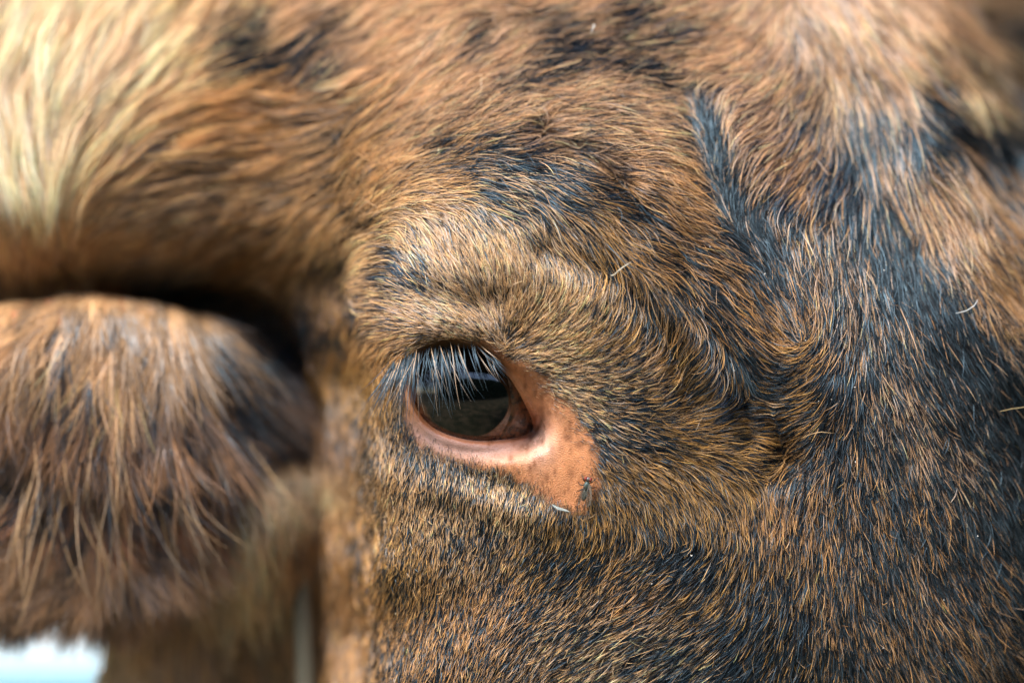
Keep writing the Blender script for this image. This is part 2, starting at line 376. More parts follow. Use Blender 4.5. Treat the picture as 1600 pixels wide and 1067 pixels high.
CR, CT, TN, OR, PK, GD, BR = (.78,.53,.31), (.70,.43,.21), (.56,.33,.15), (.53,.28,.105), (.63,.375,.205), (.47,.255,.075), (.30,.15,.06)
PIG = [(0,0,0,CR),(150,50,0,CR),(100,150,0,CR),(250,50,0,CR),(200,120,0,CR),(300,60,0,CR),(300,150,.02,CT),(400,40,.25,CT),(350,100,.05,CT),(200,220,.02,TN),(100,300,.0,TN),(50,250,0,CR),(150,180,0,CR),(300,250,.1,TN),(400,180,.1,OR),(400,270,.22,TN),(300,350,.1,TN),(150,385,.0,TN),(60,370,.0,TN),(100,420,.02,OR),(400,380,.22,OR),
 (480,200,.22,OR),(500,140,.08,OR),(600,30,.1,PK),(600,120,.1,PK),(650,60,.05,PK),(700,100,.1,PK),(780,110,.25,PK),(850,60,.18,PK),(700,180,.15,PK),(560,230,.2,TN),(600,220,.15,PK),(520,330,.22,TN),(560,280,.18,OR),(500,420,.3,OR),(540,500,.28,OR),(540,600,.12,GD),(500,650,.35,BR),(450,500,.5,BR),
 (650,300,.15,TN),(690,350,.25,TN),(640,350,.15,CT),(600,380,.1,CT),(620,450,.3,TN),(700,430,.22,TN),(750,370,.2,CT),(760,300,.55,CT),(850,300,.5,TN),(700,250,.5,OR),(800,250,.5,PK),(900,220,.3,PK),(850,190,.2,PK),(950,180,.2,PK),(1000,230,.22,PK),(1050,280,.25,OR),(950,300,.4,OR),(1030,400,.42,OR),(930,370,.38,GD),(850,400,.3,TN),(760,450,.1,TN),(850,470,.12,CT),(800,500,.08,TN),(700,490,.1,CR),(640,500,.15,CT),(620,530,.1,OR),(680,525,.05,OR),(900,480,.25,CT),(880,530,.15,CT),(950,530,.42,GD),(1000,480,.48,GD),(870,580,.1,CT),(920,600,.28,CT),(1000,580,.4,TN),(1000,650,.48,GD),(960,670,.55,TN),(930,640,.45,CT),(1080,650,.38,GD),(1100,560,.52,GD),(1100,480,.55,OR),(1150,420,.38,OR),(1200,500,.45,OR),(1180,620,.5,GD),(1240,650,.42,GD),(1240,560,.55,GD),(1150,700,.42,GD),(1050,720,.33,GD),(980,760,.33,GD),
 (1120,140,.3,PK),(1180,100,.1,PK),(1150,200,.5,PK),(1120,270,.85,PK),(1160,330,.85,PK),(1190,240,.22,PK),(1250,250,.28,OR),(1220,180,.28,PK),(1200,300,.5,OR),(1260,310,.55,OR),(1200,20,.08,PK),(1300,60,.1,PK),(1400,60,.05,PK),(1450,100,.04,PK),(1350,150,.28,PK),(1280,150,.3,TN),(1440,160,.75,PK),(1500,120,.08,CT),(1530,180,.32,PK),(1570,220,.6,BR),(1400,250,.4,PK),(1340,270,.85,PK),(1450,280,.1,PK),(1500,290,.25,PK),(1560,290,.25,OR),(1480,360,.06,PK),(1540,420,.2,OR),(1590,480,.18,OR),(1540,340,.3,OR),(1400,370,.92,PK),(1300,400,.66,PK),(1250,420,.68,OR),(1330,480,.62,PK),(1450,450,1.0,PK),(1500,540,1.0,PK),(1430,420,1.0,PK),(1540,600,1.0,PK),(1400,560,.74,PK),(1300,560,.8,OR),(1560,620,.84,PK),(1480,620,.82,PK),(1590,550,.55,PK),(1400,650,.7,PK),(1300,680,.74,OR),(1480,700,.64,PK),(1560,750,.85,PK),(1400,760,.75,OR),(1300,780,.6,OR),
 (1250,820,.45,OR),(1300,880,.5,OR),(1400,850,.64,OR),(1500,850,.74,OR),(1590,850,.78,OR),(1590,950,.58,OR),(1500,950,.62,OR),(1400,960,.64,OR),(1300,980,.6,OR),(1230,950,.7,GD),(1180,1000,.85,GD),(1250,1040,.7,GD),(1350,1050,.6,OR),(1500,1050,.62,OR),(1180,880,.6,GD),(1200,830,.4,OR),(1100,820,.4,GD),(1080,870,.65,GD),(1120,940,.55,GD),(1020,900,.5,OR),(1000,830,.5,GD),(950,820,.38,GD),(900,880,.65,GD),(850,850,.5,GD),(980,930,.42,OR),(900,960,.48,TN),(950,1020,.5,CT),(1050,1020,.6,CT),(1100,1050,.7,CT),(850,1030,.4,TN),(800,960,.42,OR),(750,1000,.4,OR),(700,1040,.44,OR),(650,1000,.48,OR),(700,940,.4,OR),(650,900,.5,GD),(620,850,.38,GD),(700,860,.4,TN),(760,820,.45,TN),(680,800,.32,CT),(620,780,.28,TN),(640,720,.5,TN),(700,750,.55,TN),(760,770,.4,CT),(820,800,.4,CT),(880,810,.45,GD),
 (300,800,.0,CR),(450,750,.0,CR),(380,900,.0,CR),(500,850,.15,OR),(560,850,.08,OR),(560,950,.08,OR),(500,1000,.12,OR),(400,1000,.25,OR),(300,960,.05,TN),(340,1040,.1,TN),(250,1000,.08,TN),(180,1030,.0,CR),(150,980,0,CR),(300,480,.9,BR),(440,520,.9,BR)]  # last two entries put the gap's shade into the hair colour
K_ = kernel([(p[0], p[1]) for p in PIG], np.array([(p[2],) + tuple(p[3]) for p in PIG]), 32)
DARK, TONE = K_[..., 0].copy(), K_[..., 1:]
STROKES = [  ([(680,245),(780,250),(870,300),(960,330)],34,.10),([(900,265),(1000,345),(1090,450),(1150,560),(1205,700)],22,.2),([(1330,240),(1400,370),(1490,520),(1580,690),(1640,850)],52,.22),
  # black locks, plus painted crease shade: line, half width, strength
 ([(360,32),(470,0)],16,.5),([(415,92),(500,60),(570,20)],18,.6),([(440,22),(470,12)],12,.5),([(450,78),(560,78)],15,.5),([(570,95),(590,92)],9,.6),([(556,128),(568,122)],9,.6),([(490,155),(520,150)],10,.4),([(530,215),(560,205)],11,.4),([(500,235),(515,232)],9,.4),
 ([(765,72),(790,58)],13,.6),([(745,165),(790,150)],13,.4),([(690,65),(720,40)],10,.35),([(610,125),(650,100)],9,.3),([(780,40),(800,30)],12,.4),([(670,165),(700,150)],9,.35),
 ([(872,36),(930,20)],13,.6),([(900,64),(950,52)],14,.6),([(940,72),(970,78)],12,.6),([(1000,8),(1040,0)],12,.5),([(1005,28),(1060,15)],12,.5),([(1080,48),(1130,35)],13,.5),([(975,58),(1005,52)],13,.5),([(880,98),(930,90)],12,.5),([(850,122),(915,112)],14,.6),([(985,98),(1035,92)],13,.6),([(1005,124),(1065,118)],14,.6),([(920,180),(950,172)],11,.5),([(805,122),(830,118)],10,.5),([(1040,66),(1090,60)],12,.4),
 ([(1085,140),(1105,170)],14,.6),([(1095,180),(1125,240),(1140,300),(1160,345),(1185,410)],32,.55),([(1020,195),(1060,215)],12,.4),
 ([(650,250),(760,236),(850,262)],18,.3),([(740,300),(820,335),(880,300)],24,.25),([(640,395),(650,415)],16,.6),([(600,430),(650,450)],16,.45),([(585,520),(600,490)],10,.4),
 ([(900,262),(1000,330),(1090,440),(1180,580)],18,.15),([(890,385),(980,420),(1040,470)],16,.1),([(925,690),(1005,690)],20,.28),([(1000,625),(1040,632)],15,.35),([(960,545),(1000,560)],12,.3),([(1165,560),(1215,735)],16,.4),  # valley and crest entries put fold shade into the hair colour
 ([(1250,205),(1290,170)],15,.4),([(1330,175),(1345,215)],13,.5),([(1370,160),(1398,195)],14,.7),([(1435,120),(1450,200)],30,.5),([(1500,160),(1530,200)],15,.5),([(1515,220),(1540,245)],16,.8),([(1550,190),(1580,220)],18,.7),([(1225,290),(1265,340)],16,.4),([(1330,110),(1345,60)],10,.35),([(1500,300),(1540,360)],10,.6),([(1550,380),(1590,430)],10,.5),([(1550,300),(1590,320)],9,.6),
 ([(650,715),(720,755)],14,.12),([(755,832),(775,842)],12,.5),([(1060,852),(1110,880)],20,.3),([(860,870),(920,880)],16,.25),
 ([(500,400),(540,390)],12,.5),([(555,430),(562,520)],9,.6),([(510,500),(520,520)],12,.6),([(480,480),(500,540)],9,.4),([(560,600),(575,720)],6,.5),([(555,840),(558,880)],10,.5)]
for poly, w, s in STROKES:
    DARK += (1.2 if poly[0][1] < 200 else 0.95) * s * np.exp(-(seg_dist(UU, VV, poly) / (1.15 * w)) ** 2 * 0.9)
DARK += .08 * sstep(1230, 1320, UU) * sstep(480, 600, VV) + .09 * sstep(740, 840, VV)
for _ in range(10):
    DARK = (DARK + np.roll(DARK, 1, 0) + np.roll(DARK, -1, 0) + np.roll(DARK, 1, 1) + np.roll(DARK, -1, 1)) / 5
# streaks that follow the hair: noise smeared along the lie
def streak(seed, reach, cell):
    n = vnoise(UU, VV, cell, seed) if cell > 4 else np.random.default_rng(seed).random(UU.shape)
    acc = n.copy()
    for s in (1, -1):
        u, v = UU.copy(), VV.copy()
        for k in range(reach):
            d = lie(u, v); u = u + s * d[..., 0] * RS; v = v + s * d[..., 1] * RS
            acc += samp(n, u, v)
    acc -= acc.mean(); acc /= acc.std()
    return acc
ST1, ST2 = streak(3, 7, 4), streak(4, 9, 14)
BAREM = sdf(UU, VV, BARE) - 1

# ---------------------------------------------------------------- the cow
cow = empty('cow', (0, 0.05, 0))
props(cow, 'brindled brown and black cow head with dark wet eye and furry ear', 'cow')

# head mesh: fine lines across the eye, coarser elsewhere
def lines(lo, hi, a, b_, fine, coarse):
    return np.concatenate([np.arange(lo, a, coarse), np.arange(a, b_, fine), np.arange(b_, hi, coarse)])
ul = lines(-400, 2020, 615, 960, 1.5, 8.0); vl = lines(-400, 1490, 520, 815, 1.5, 8.0)
gu, gv = np.meshgrid(ul, vl)
gy = depth(gu, gv, True)
hv = at(gu, gv, gy)
nr, nc = gu.shape
keep = ~((gu < 150 + 14 * np.sin(gv / 37.0)) & (gv > 640))                 # the neck's outline, beyond it the yard
keep &= ~((gu < 600) & (gv > 1300))
# right side: the forehead's outline against the yard
keep &= samp(go, gu, gv) > -60
idx = np.arange(nr * nc).reshape(nr, nc)
q = keep[:-1, :-1] & keep[1:, :-1] & keep[:-1, 1:] & keep[1:, 1:]
fa = np.stack([idx[:-1, :-1], idx[1:, :-1], idx[1:, 1:], idx[:-1, 1:]], -1)[q]
me = bpy.data.meshes.new('head')
me.vertices.add(nr * nc); me.vertices.foreach_set('co', hv.astype(np.float32).ravel())
me.loops.add(fa.size); me.loops.foreach_set('vertex_index', fa[:, ::-1].ravel().astype(np.int32))
me.polygons.add(len(fa)); me.polygons.foreach_set('loop_start', np.arange(0, fa.size, 4, dtype=np.int32))
me.update(calc_edges=True)
me.polygons.foreach_set('use_smooth', np.ones(len(fa), bool))
# skin pigment
fu, fv = gu.ravel(), gv.ravel()
dk = np.clip(samp(DARK, fu, fv), 0, 1)[:, None]; tn = samp(TONE, fu, fv)
nk = 0.30 + 0.55 * samp(fall, fu, fv)[:, None]
pig = (tn * nk) * (1 - dk) + np.array([.016, .013, .012]) * dk
bd = sdf(fu, fv, BARE) - 1; ed = sdf(fu, fv, EYE)
skin = np.tile(np.array([.65, .285, .125]), (len(fu), 1))
big = fbm(fu, fv, 60, 21)[:, None]
skin = skin * (0.62 + 0.5 * big + 0.55 * (fbm(fu, fv, 12, 91)[:, None] - .22)) * np.array([1.0, .96, .92])
lower = (sstep(640, 690, fv) * sstep(860, 790, fu) * sstep(46, 14, ed))[:, None]
skin = skin * (1 - lower) + np.array([.62, .365, .295]) * (0.85 + 0.3 * big) * lower
corner = np.exp(-(((fu - 842) / 26) ** 2 + ((fv - 690) / 36) ** 2))[:, None]
skin = skin * (1 - .7 * corner) + np.array([.74, .50, .42]) * .7 * corner
rimm = (np.exp(-((ed - 2) / 4.0) ** 2) * sstep(620, 660, fv))[:, None]
skin = skin * (1 - .75 * rimm) + np.array([.42, .14, .05]) * .75 * rimm
frk = np.zeros(len(fu)); r = np.random.default_rng(5)
for _ in range(170):                                                        # freckles
    x, y = r.uniform(760, 940), r.uniform(560, 800); w = r.uniform(1.2, 5.0)
    frk = np.maximum(frk, r.uniform(.3, .8) * np.exp(-(((fu - x) / w) ** 2 + ((fv - y) / (w * 2.2)) ** 2)))
for x, y, w, s in ((853,613,9,.8),(858,625,6,.7),(888,683,7,.8),(905,694,8,.7),(842,715,8,.55),(865,780,16,.6),(848,772,12,.6),(893,740,6,.6),(775,715,14,.3),(815,700,8,.35),(700,700,10,.4),(720,705,12,.3),(845,640,6,.5),(858,645,5,.5)):
    frk = np.maximum(frk, s * np.exp(-(((fu - x) / w) ** 2 + ((fv - y) / w) ** 2)))
frk = frk[:, None]
skin = skin * (1 - frk) + np.array([.22, .075, .025]) * frk
dkrim = (sstep(16, 3, ed) * sstep(600, 560, fv))[:, None]                     # dark upper lid margin
skin = skin * (1 - .9 * dkrim) + np.array([.03, .02, .017]) * .9 * dkrim
wb = sstep(18, -8, bd + 26 * (fbm(fu, fv, 18, 31) - 0.5))[:, None]
pig = pig * (1 - wb) + skin * wb
c4 = np.ones((nr * nc, 4), np.float32); c4[:, :3] = pig
me.attributes.new('pigment', 'FLOAT_COLOR', 'POINT').data.foreach_set('color', c4.ravel())
wet = np.clip(np.exp(-((ed - 4) / 9.0) ** 2) * sstep(600, 650, fv) + 0.95 * corner[:, 0] * (fbm(fu, fv, 9, 77) > .46) + .3 * wb[:, 0] * lower[:, 0], 0, 1)
me.attributes.new('wet', 'FLOAT', 'POINT').data.foreach_set('value', wet.astype(np.float32))
me.materials.append(M_SKIN)
head = bpy.data.objects.new('head', me); COL.objects.link(head)
head.parent = cow; head.matrix_parent_inverse = Matrix.Translation(-Vector(cow.location))

# ---------------------------------------------------------------- coat
def grow(n, region, cell, clump, K, lift, thick, seed, wild=0.10, prob=None, lenk=1.0, dshift=0.0, lock=0.45, ldark=0.0, rootk=0.16, bare=False):
    """hairs rooted on the head: returns points, radii, colours"""
    r = np.random.default_rng(seed)
    u0, u1, v0, v1 = region
    u = r.uniform(u0, u1, n); v = r.uniform(v0, v1, n)
    ok = np.ones(n, bool)
    bdist = samp(BAREM, u, v) + 16 * (vnoise(u, v, 14, 8) - .5)
    ok &= (bdist > 2) | ((bdist > -30) & (r.random(n) < 0.20 + .012 * np.minimum(bdist, 0)))
    if bare: ok = (bdist < 10) & (bdist > -60) & (r.random(n) < np.interp(bdist, [-40, -16, 0, 8], [.0, .05, .4, .7]))
    ok &= samp(EYESD, u, v) > 9
    ok &= ~((u < 165) & (v > 640))
    ok &= samp(go, u, v) > 4
    if prob is not None: ok &= r.random(n) < prob(u, v)
    u, v, bdist = u[ok], v[ok], bdist[ok]; n = len(u)
    # locks: each hair leans to the nearest lock centre's own line
    ci, cj = np.floor(u / cell).astype(int), np.floor(v / cell).astype(int)
    jit = np.random.default_rng(seed + 1).random((257, 257, 2))
    best = np.full(n, 1e9); cu = u.copy(); cv = v.copy(); cid = np.zeros(n, int)
    for a in (-1, 0, 1):
        for b in (-1, 0, 1):
            I, J = ci + a, cj + b
            jj = jit[I % 257, J % 257]
            x = (I + jj[:, 0]) * cell; y = (J + jj[:, 1]) * cell
            dd = lie(u, v); px, py = x - u, y - v
            al = px * dd[:, 0] + py * dd[:, 1]; ac = -px * dd[:, 1] + py * dd[:, 0]
            d = (al * 0.5) ** 2 + ac ** 2
            m = d < best
            best[m] = d[m]; cu[m] = x[m]; cv[m] = y[m]; cid[m] = (I[m] * 7919 + J[m] * 104729) % 65536
    crand = np.random.default_rng(seed + 2).random((65536, 4))[cid]
    L = samp(LN, u, v) * lenk * r.uniform(0.65, 1.2, n) * (0.85 + 0.3 * crand[:, 0])
    short = sstep(-10, 30, bdist); L *= 0.4 + 0.6 * short
    turn = r.normal(0, 0.13, n) + (r.random(n) < wild) * r.normal(0, 0.55, n)
    bend = r.normal(0, 0.24, n) + (r.random(n) < wild) * r.normal(0, 0.9, n)
    cturn = (crand[:, 1] - 0.5) * 0.30; cbend = (crand[:, 2] - 0.5) * 0.5
    P = np.zeros((n, K, 3))
    pu, pv, qu, qv = u.copy(), v.copy(), cu.copy(), cv.copy()
    lf = lift * r.uniform(0.45, 1.5, n) * (0.45 + 1.1 * crand[:, 3])
    yprev = depth(u, v)
    pd = lie(u, v).copy(); pd[r.random(n) < samp(FLIP, u, v)] *= -1; qd = lie(cu, cv).copy()
    qd *= np.sign((pd * qd).sum(1) + 1e-9)[:, None]
    for k in range(K):
        tt = k / (K - 1)
        if k:
            for (xu, xv, a, prev) in ((pu, pv, turn + bend * tt + cturn, pd), (qu, qv, cturn + cbend * tt, qd)):
                d = lie(xu, xv); d = d * np.sign((d * prev).sum(1) + 1e-9)[:, None]; prev[:] = d
                ca, sa = np.cos(a), np.sin(a)
                xu += (d[:, 0] * ca - d[:, 1] * sa) * L / (K - 1); xv += (d[:, 0] * sa + d[:, 1] * ca) * L / (K - 1)
        c = clump * tt ** 0.6
        eu = pu * (1 - c) + qu * c; ev = pv * (1 - c) + qv * c
        y = depth(eu, ev)
        y = np.minimum(y, yprev + 1.1 * S * L / (K - 1))
        yprev = y
        nn = normals(eu, ev, 7.0)
        h = L * S * lf * (tt ** 0.75) * (1 - 0.35 * tt)
        P[:, k] = at(eu, ev, y) + nn * h[:, None]
    # pigment
    st = 0.6 * samp(ST1, cu, cv) + 0.5 * samp(ST2, u, v)
    dk = 0.5 + 1.18 * (samp(DARK, u, v) - 0.5) + 0.14 * st + r.normal(0, 0.40, n) + dshift + ldark * (crand[:, 2] - .5)
    dark = dk > 0.5
    tone = samp(TONE, u, v)
    lum = np.exp(r.normal(0, 0.20, n) + (crand[:, 0] - 0.5) * lock)
    hue = np.clip(r.normal(0.015, 0.05, n), -0.03, 0.13)
    base = tone * lum[:, None] * np.stack([1 + hue, np.ones(n), 1 - hue * 1.5], 1)
    warm = r.random(n) < 0.22
    blk = np.where(warm[:, None], np.array([.034, .018, .010]), np.array([.008, .008, .009])) * np.exp(r.normal(0, .3, n))[:, None]
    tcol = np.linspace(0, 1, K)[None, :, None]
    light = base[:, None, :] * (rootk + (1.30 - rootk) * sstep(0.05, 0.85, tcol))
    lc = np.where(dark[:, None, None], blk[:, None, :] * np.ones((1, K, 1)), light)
    lc = np.clip(lc, 0.004, 0.92)
    tr = np.linspace(0, 1, K)
    rad = (thick * r.uniform(0.7, 1.3, n) * np.where(bdist < 4, .55, 1))[:, None] * (1.0 - 0.80 * tr ** 1.6)[None]
    return P, rad, lc

# long coat of the poll and forehead against the short coat of the face
LONG = sstep(75, 92, LN)
sets = []
vis = lambda u, v: np.where((u > -130) & (u < 1720) & (v > -130) & (v < 1190), 1.0, 0.35)
nobk = lambda u, v: np.where(samp(g, u, v) < -14, np.where(v > 620, 0.8, 0.12), 1.0)
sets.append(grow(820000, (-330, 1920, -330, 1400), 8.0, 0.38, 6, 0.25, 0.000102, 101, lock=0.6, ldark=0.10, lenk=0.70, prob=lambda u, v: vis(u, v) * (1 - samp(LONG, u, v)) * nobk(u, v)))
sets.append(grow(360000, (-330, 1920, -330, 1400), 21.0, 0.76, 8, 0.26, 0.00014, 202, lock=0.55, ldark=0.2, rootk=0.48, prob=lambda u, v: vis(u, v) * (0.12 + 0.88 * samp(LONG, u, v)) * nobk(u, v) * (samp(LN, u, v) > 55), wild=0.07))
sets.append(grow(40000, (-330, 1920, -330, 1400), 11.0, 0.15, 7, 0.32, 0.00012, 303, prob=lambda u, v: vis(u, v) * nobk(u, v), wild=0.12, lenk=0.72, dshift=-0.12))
sets.append(grow(16000, (620, 960, 520, 820), 8.0, 0.1, 5, 0.16, 0.00008, 505, wild=0.2, lenk=0.65, dshift=-0.25, bare=True))
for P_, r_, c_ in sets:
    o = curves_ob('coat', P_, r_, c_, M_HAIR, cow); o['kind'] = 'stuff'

# ---------------------------------------------------------------- eyeball and third eyelid
me_ = bpy.data.meshes.new('eyeball'); bm = bmesh.new()
bmesh.ops.create_uvsphere(bm, u_segments=96, v_segments=64, radius=ER * S)
bm.to_mesh(me_); bm.free(); me_.polygons.foreach_set('use_smooth', [True] * len(me_.polygons))
eyeball = bpy.data.objects.new('eyeball', me_); COL.objects.link(eyeball)
ec = at(EC[0], EC[1], EFRONT + ER * S)
eyeball.location = ec; eyeball.parent = cow; eyeball.matrix_parent_inverse = Matrix.Translation(-Vector(cow.location))
M_EYE, t, b = new_mat('eyeball')
tc = t.nodes.new('ShaderNodeTexCoord'); sp = t.nodes.new('ShaderNodeVectorMath'); sp.operation = 'MULTIPLY'
sp.inputs[1].default_value = (1, 0, 1)
off = t.nodes.new('ShaderNodeVectorMath'); off.operation = 'SUBTRACT'; off.inputs[1].default_value = (2 * S, 0, 12 * S)
t.links.new(tc.outputs['Object'], off.inputs[0]); t.links.new(off.outputs[0], sp.inputs[0])
ln = t.nodes.new('ShaderNodeVectorMath'); ln.operation = 'LENGTH'; t.links.new(sp.outputs[0], ln.inputs[0])
nz = t.nodes.new('ShaderNodeTexNoise'); nz.inputs['Scale'].default_value = 260; nz.inputs['Detail'].default_value = 6; t.links.new(tc.outputs['Object'], nz.inputs['Vector'])
dv = t.nodes.new('ShaderNodeMath'); dv.operation = 'DIVIDE'; dv.inputs[1].default_value = 106 * S; t.links.new(ln.outputs['Value'], dv.inputs[0])
wob = t.nodes.new('ShaderNodeMath'); wob.operation = 'MULTIPLY_ADD'; wob.inputs[1].default_value = 0.10; t.links.new(nz.outputs['Fac'], wob.inputs[0]); t.links.new(dv.outputs[0], wob.inputs[2])
rp = t.nodes.new('ShaderNodeValToRGB'); e = rp.color_ramp.elements
e[0].position = 0.0; e[0].color = (.0015, .0015, .0018, 1); e[1].position = 1.0; e[1].color = (.20, .07, .022, 1)
for p, c in ((.52, (.0018, .0016, .0014, 1)), (.70, (.005, .004, .0025, 1)), (.78, (.004, .003, .002, 1)), (.83, (.09, .035, .012, 1)), (.90, (.15, .052, .017, 1))):
    k = e.new(p); k.color = c
t.links.new(wob.outputs[0], rp.inputs['Fac'])
nz2 = t.nodes.new('ShaderNodeTexNoise'); nz2.inputs['Scale'].default_value = 420; nz2.inputs['Detail'].default_value = 4; t.links.new(tc.outputs['Object'], nz2.inputs['Vector'])
rp2 = t.nodes.new('ShaderNodeValToRGB'); rp2.color_ramp.elements[0].position = .42; rp2.color_ramp.elements[0].color = (.12, .08, .06, 1); rp2.color_ramp.elements[1].position = .60
t.links.new(nz2.outputs['Fac'], rp2.inputs['Fac'])
mm = t.nodes.new('ShaderNodeMix'); mm.data_type = 'RGBA'; mm.blend_type = 'MULTIPLY'; mm.inputs['Factor'].default_value = .8
t.links.new(rp.outputs['Color'], mm.inputs['A']); t.links.new(rp2.outputs['Color'], mm.inputs['B']); t.links.new(mm.outputs['Result'], b.inputs['Base Color'])
b.inputs['Roughness'].default_value = 0.02; b.inputs['IOR'].default_value = 1.65
me_.materials.append(M_EYE)

# third eyelid: a curved wet membrane over the inner corner
un, vn = np.meshgrid(np.linspace(0, 1, 26), np.linspace(0, 1, 26))
ea = np.array([(788,572),(796,606),(799,636),(790,662),(772,690)], float); eb = np.array([(812,576),(830,610),(842,640),(848,665),(845,692)], float)
def along(pl, x):
    xi = np.linspace(0, 1, len(pl)); return np.stack([np.interp(x, xi, pl[:, 0]), np.interp(x, xi, pl[:, 1])], -1)
A_ = along(ea, vn); B_ = along(eb, vn); W_ = A_ * (1 - un[..., None]) + B_ * un[..., None]
ty = eye_ball_depth(W_[..., 0], W_[..., 1]) - 0.0004 + .0011 * np.exp(-un * 9) - 0.0006 * un - 0.0004 * fbm(W_[..., 0], W_[..., 1], 10, 3)
tv = at(W_[..., 0], W_[..., 1], ty).reshape(-1, 3)
tb = tv + np.array([0, 0.0012, 0])
ii = np.arange(676).reshape(26, 26)
tf = np.stack([ii[:-1, :-1], ii[:-1, 1:], ii[1:, 1:], ii[1:, :-1]], -1).reshape(-1, 4)
ring = list(ii[0]) + list(ii[1:, -1]) + list(ii[-1, -2::-1]) + list(ii[-2:0:-1, 0])
sf = [(ring[i], ring[(i + 1) % len(ring)], ring[(i + 1) % len(ring)] + 676, ring[i] + 676) for i in range(len(ring))]
M_TE, t, b = new_mat('third_eyelid')
tc = t.nodes.new('ShaderNodeTexCoord'); nz = t.nodes.new('ShaderNodeTexNoise'); nz.inputs['Scale'].default_value = 420; nz.inputs['Detail'].default_value = 5
t.links.new(tc.outputs['Object'], nz.inputs['Vector'])
rp = t.nodes.new('ShaderNodeValToRGB'); e = rp.color_ramp.elements; e[0].position = .42; e[0].color = (.018, .011, .008, 1); e[1].position = .68; e[1].color = (.11, .036, .013, 1)
k = e.new(.55); k.color = (.09, .035, .014, 1)
t.links.new(nz.outputs['Fac'], rp.inputs['Fac']); t.links.new(rp.outputs['Color'], b.inputs['Base Color'])
bp = t.nodes.new('ShaderNodeBump'); bp.inputs['Strength'].default_value = .5; bp.inputs['Distance'].default_value = .0005; t.links.new(nz.outputs['Fac'], bp.inputs['Height']); t.links.new(bp.outputs['Normal'], b.inputs['Normal'])
b.inputs['Roughness'].default_value = 0.14
mesh_ob('third_eyelid', np.concatenate([tv, tb]), [tuple(x) for x in tf] + [tuple(x[::-1] + 676) for x in tf] + sf, M_TE, cow)

# eyelashes, each its own strand
r = np.random.default_rng(31)
lash_root = np.array([(612,566),(628,556),(648,545),(672,536),(700,532),(728,532),(748,538),(772,556)], float)
NL = 200
for i in range(NL):
    x = r.beta(0.95, 1.75)
    ru, rv = along(lash_root, np.array(x)) + r.normal(0, 2.5, 2)
    base_ang = np.interp(x, [0, .15, .4, .6, .8, 1], [116, 108, 88, 82, 66, 48]) + r.normal(0, 10)
    L = np.interp(x, [0, .2, .5, .7, 1], [104, 116, 108, 84, 50]) * r.uniform(.45, 1.12)
    a = math.radians(base_ang); bend = r.normal(0, .12)
    tt = np.linspace(0, 1, 8)
    aa = a + bend * tt
    du = np.cumsum(np.cos(aa)) / 8 * L * (0.6 + 0.4 * tt); dv = np.cumsum(np.sin(aa)) / 8 * L * (0.75 + 0.25 * tt)
    y0 = float(depth(np.array([ru]), np.array([rv]))[0])
    fw = -(0.0085 + r.normal(0, .0015)) * np.sin(tt * 2.0) ** .9
    P_ = at(ru + du, rv + dv, y0 + 0.0005 + fw)
    pale = r.random() < 0.24
    c = np.array([.46, .28, .14]) * r.uniform(.6, 1.3) if pale else np.array([.013, .014, .017]) * r.uniform(.6, 1.5)
    curves_ob('eyelash', P_[None], (0.00011 * r.uniform(.7, 1.25) * (1 - .85 * tt ** 2))[None], np.tile(c, (1, 8, 1)), M_LASH, cow)

# ---------------------------------------------------------------- near ear: a cupped, furry lobe with its opening turned down
prof = np.array([(474,92),(468,82),(472,68),(492,54),(530,46),(590,43),(650,44),(700,47),(722,54),(716,50),(726,53),(752,55),(792,55),(820,56),(842,58),(866,60),(905,60),(936,68),(948,80),(930,96),(820,100),(640,102),(520,98)], float)
NP = 92
cl = smooth_poly(prof, 2); cl = cl[np.linspace(0, len(cl) - 1, NP).astype(int)]
ev_, eu_ = [], np.linspace(-420, 462, 66)
ET = [-420, 0, 110, 190, 260, 330, 400, 440, 462]
for x in eu_:
    top = np.interp(x, ET, [540, 473, 460, 464, 474, 498, 548, 602, 632]) + 3 * math.sin(x / 31)
    bot = np.interp(x, ET, [900, 955, 950, 930, 890, 822, 745, 692, 664]) + 5 * math.sin(x / 23)
    vv = top + (cl[:, 0] - 468) / (948 - 468) * (bot - top)
    sy = np.interp(x, ET, [.7, 1, 1, 1, .95, .8, .55, .35, .22])
    yy = 90 + (cl[:, 1] - 90) * sy + np.interp(x, ET, [25, 2, 0, 0, 3, 12, 28, 44, 54])
    ev_.append(at(np.full(NP, x), vv, yy / 1000.0))
EV = np.array(ev_)
ne = len(eu_); ei = np.arange(ne * NP).reshape(ne, NP)
ef = [(ei[i, j], ei[i, (j + 1) % NP], ei[i + 1, (j + 1) % NP], ei[i + 1, j]) for i in range(ne - 1) for j in range(NP)]
ef += [tuple(ei[0, ::-1]), tuple(ei[-1])]
M_EAR = simple_mat('ear_skin', (.58, .20, .09), .55, bump=.4, scale=300, var=.5)
ear = mesh_ob('ear', EV.reshape(-1, 3), ef, M_EAR, cow)
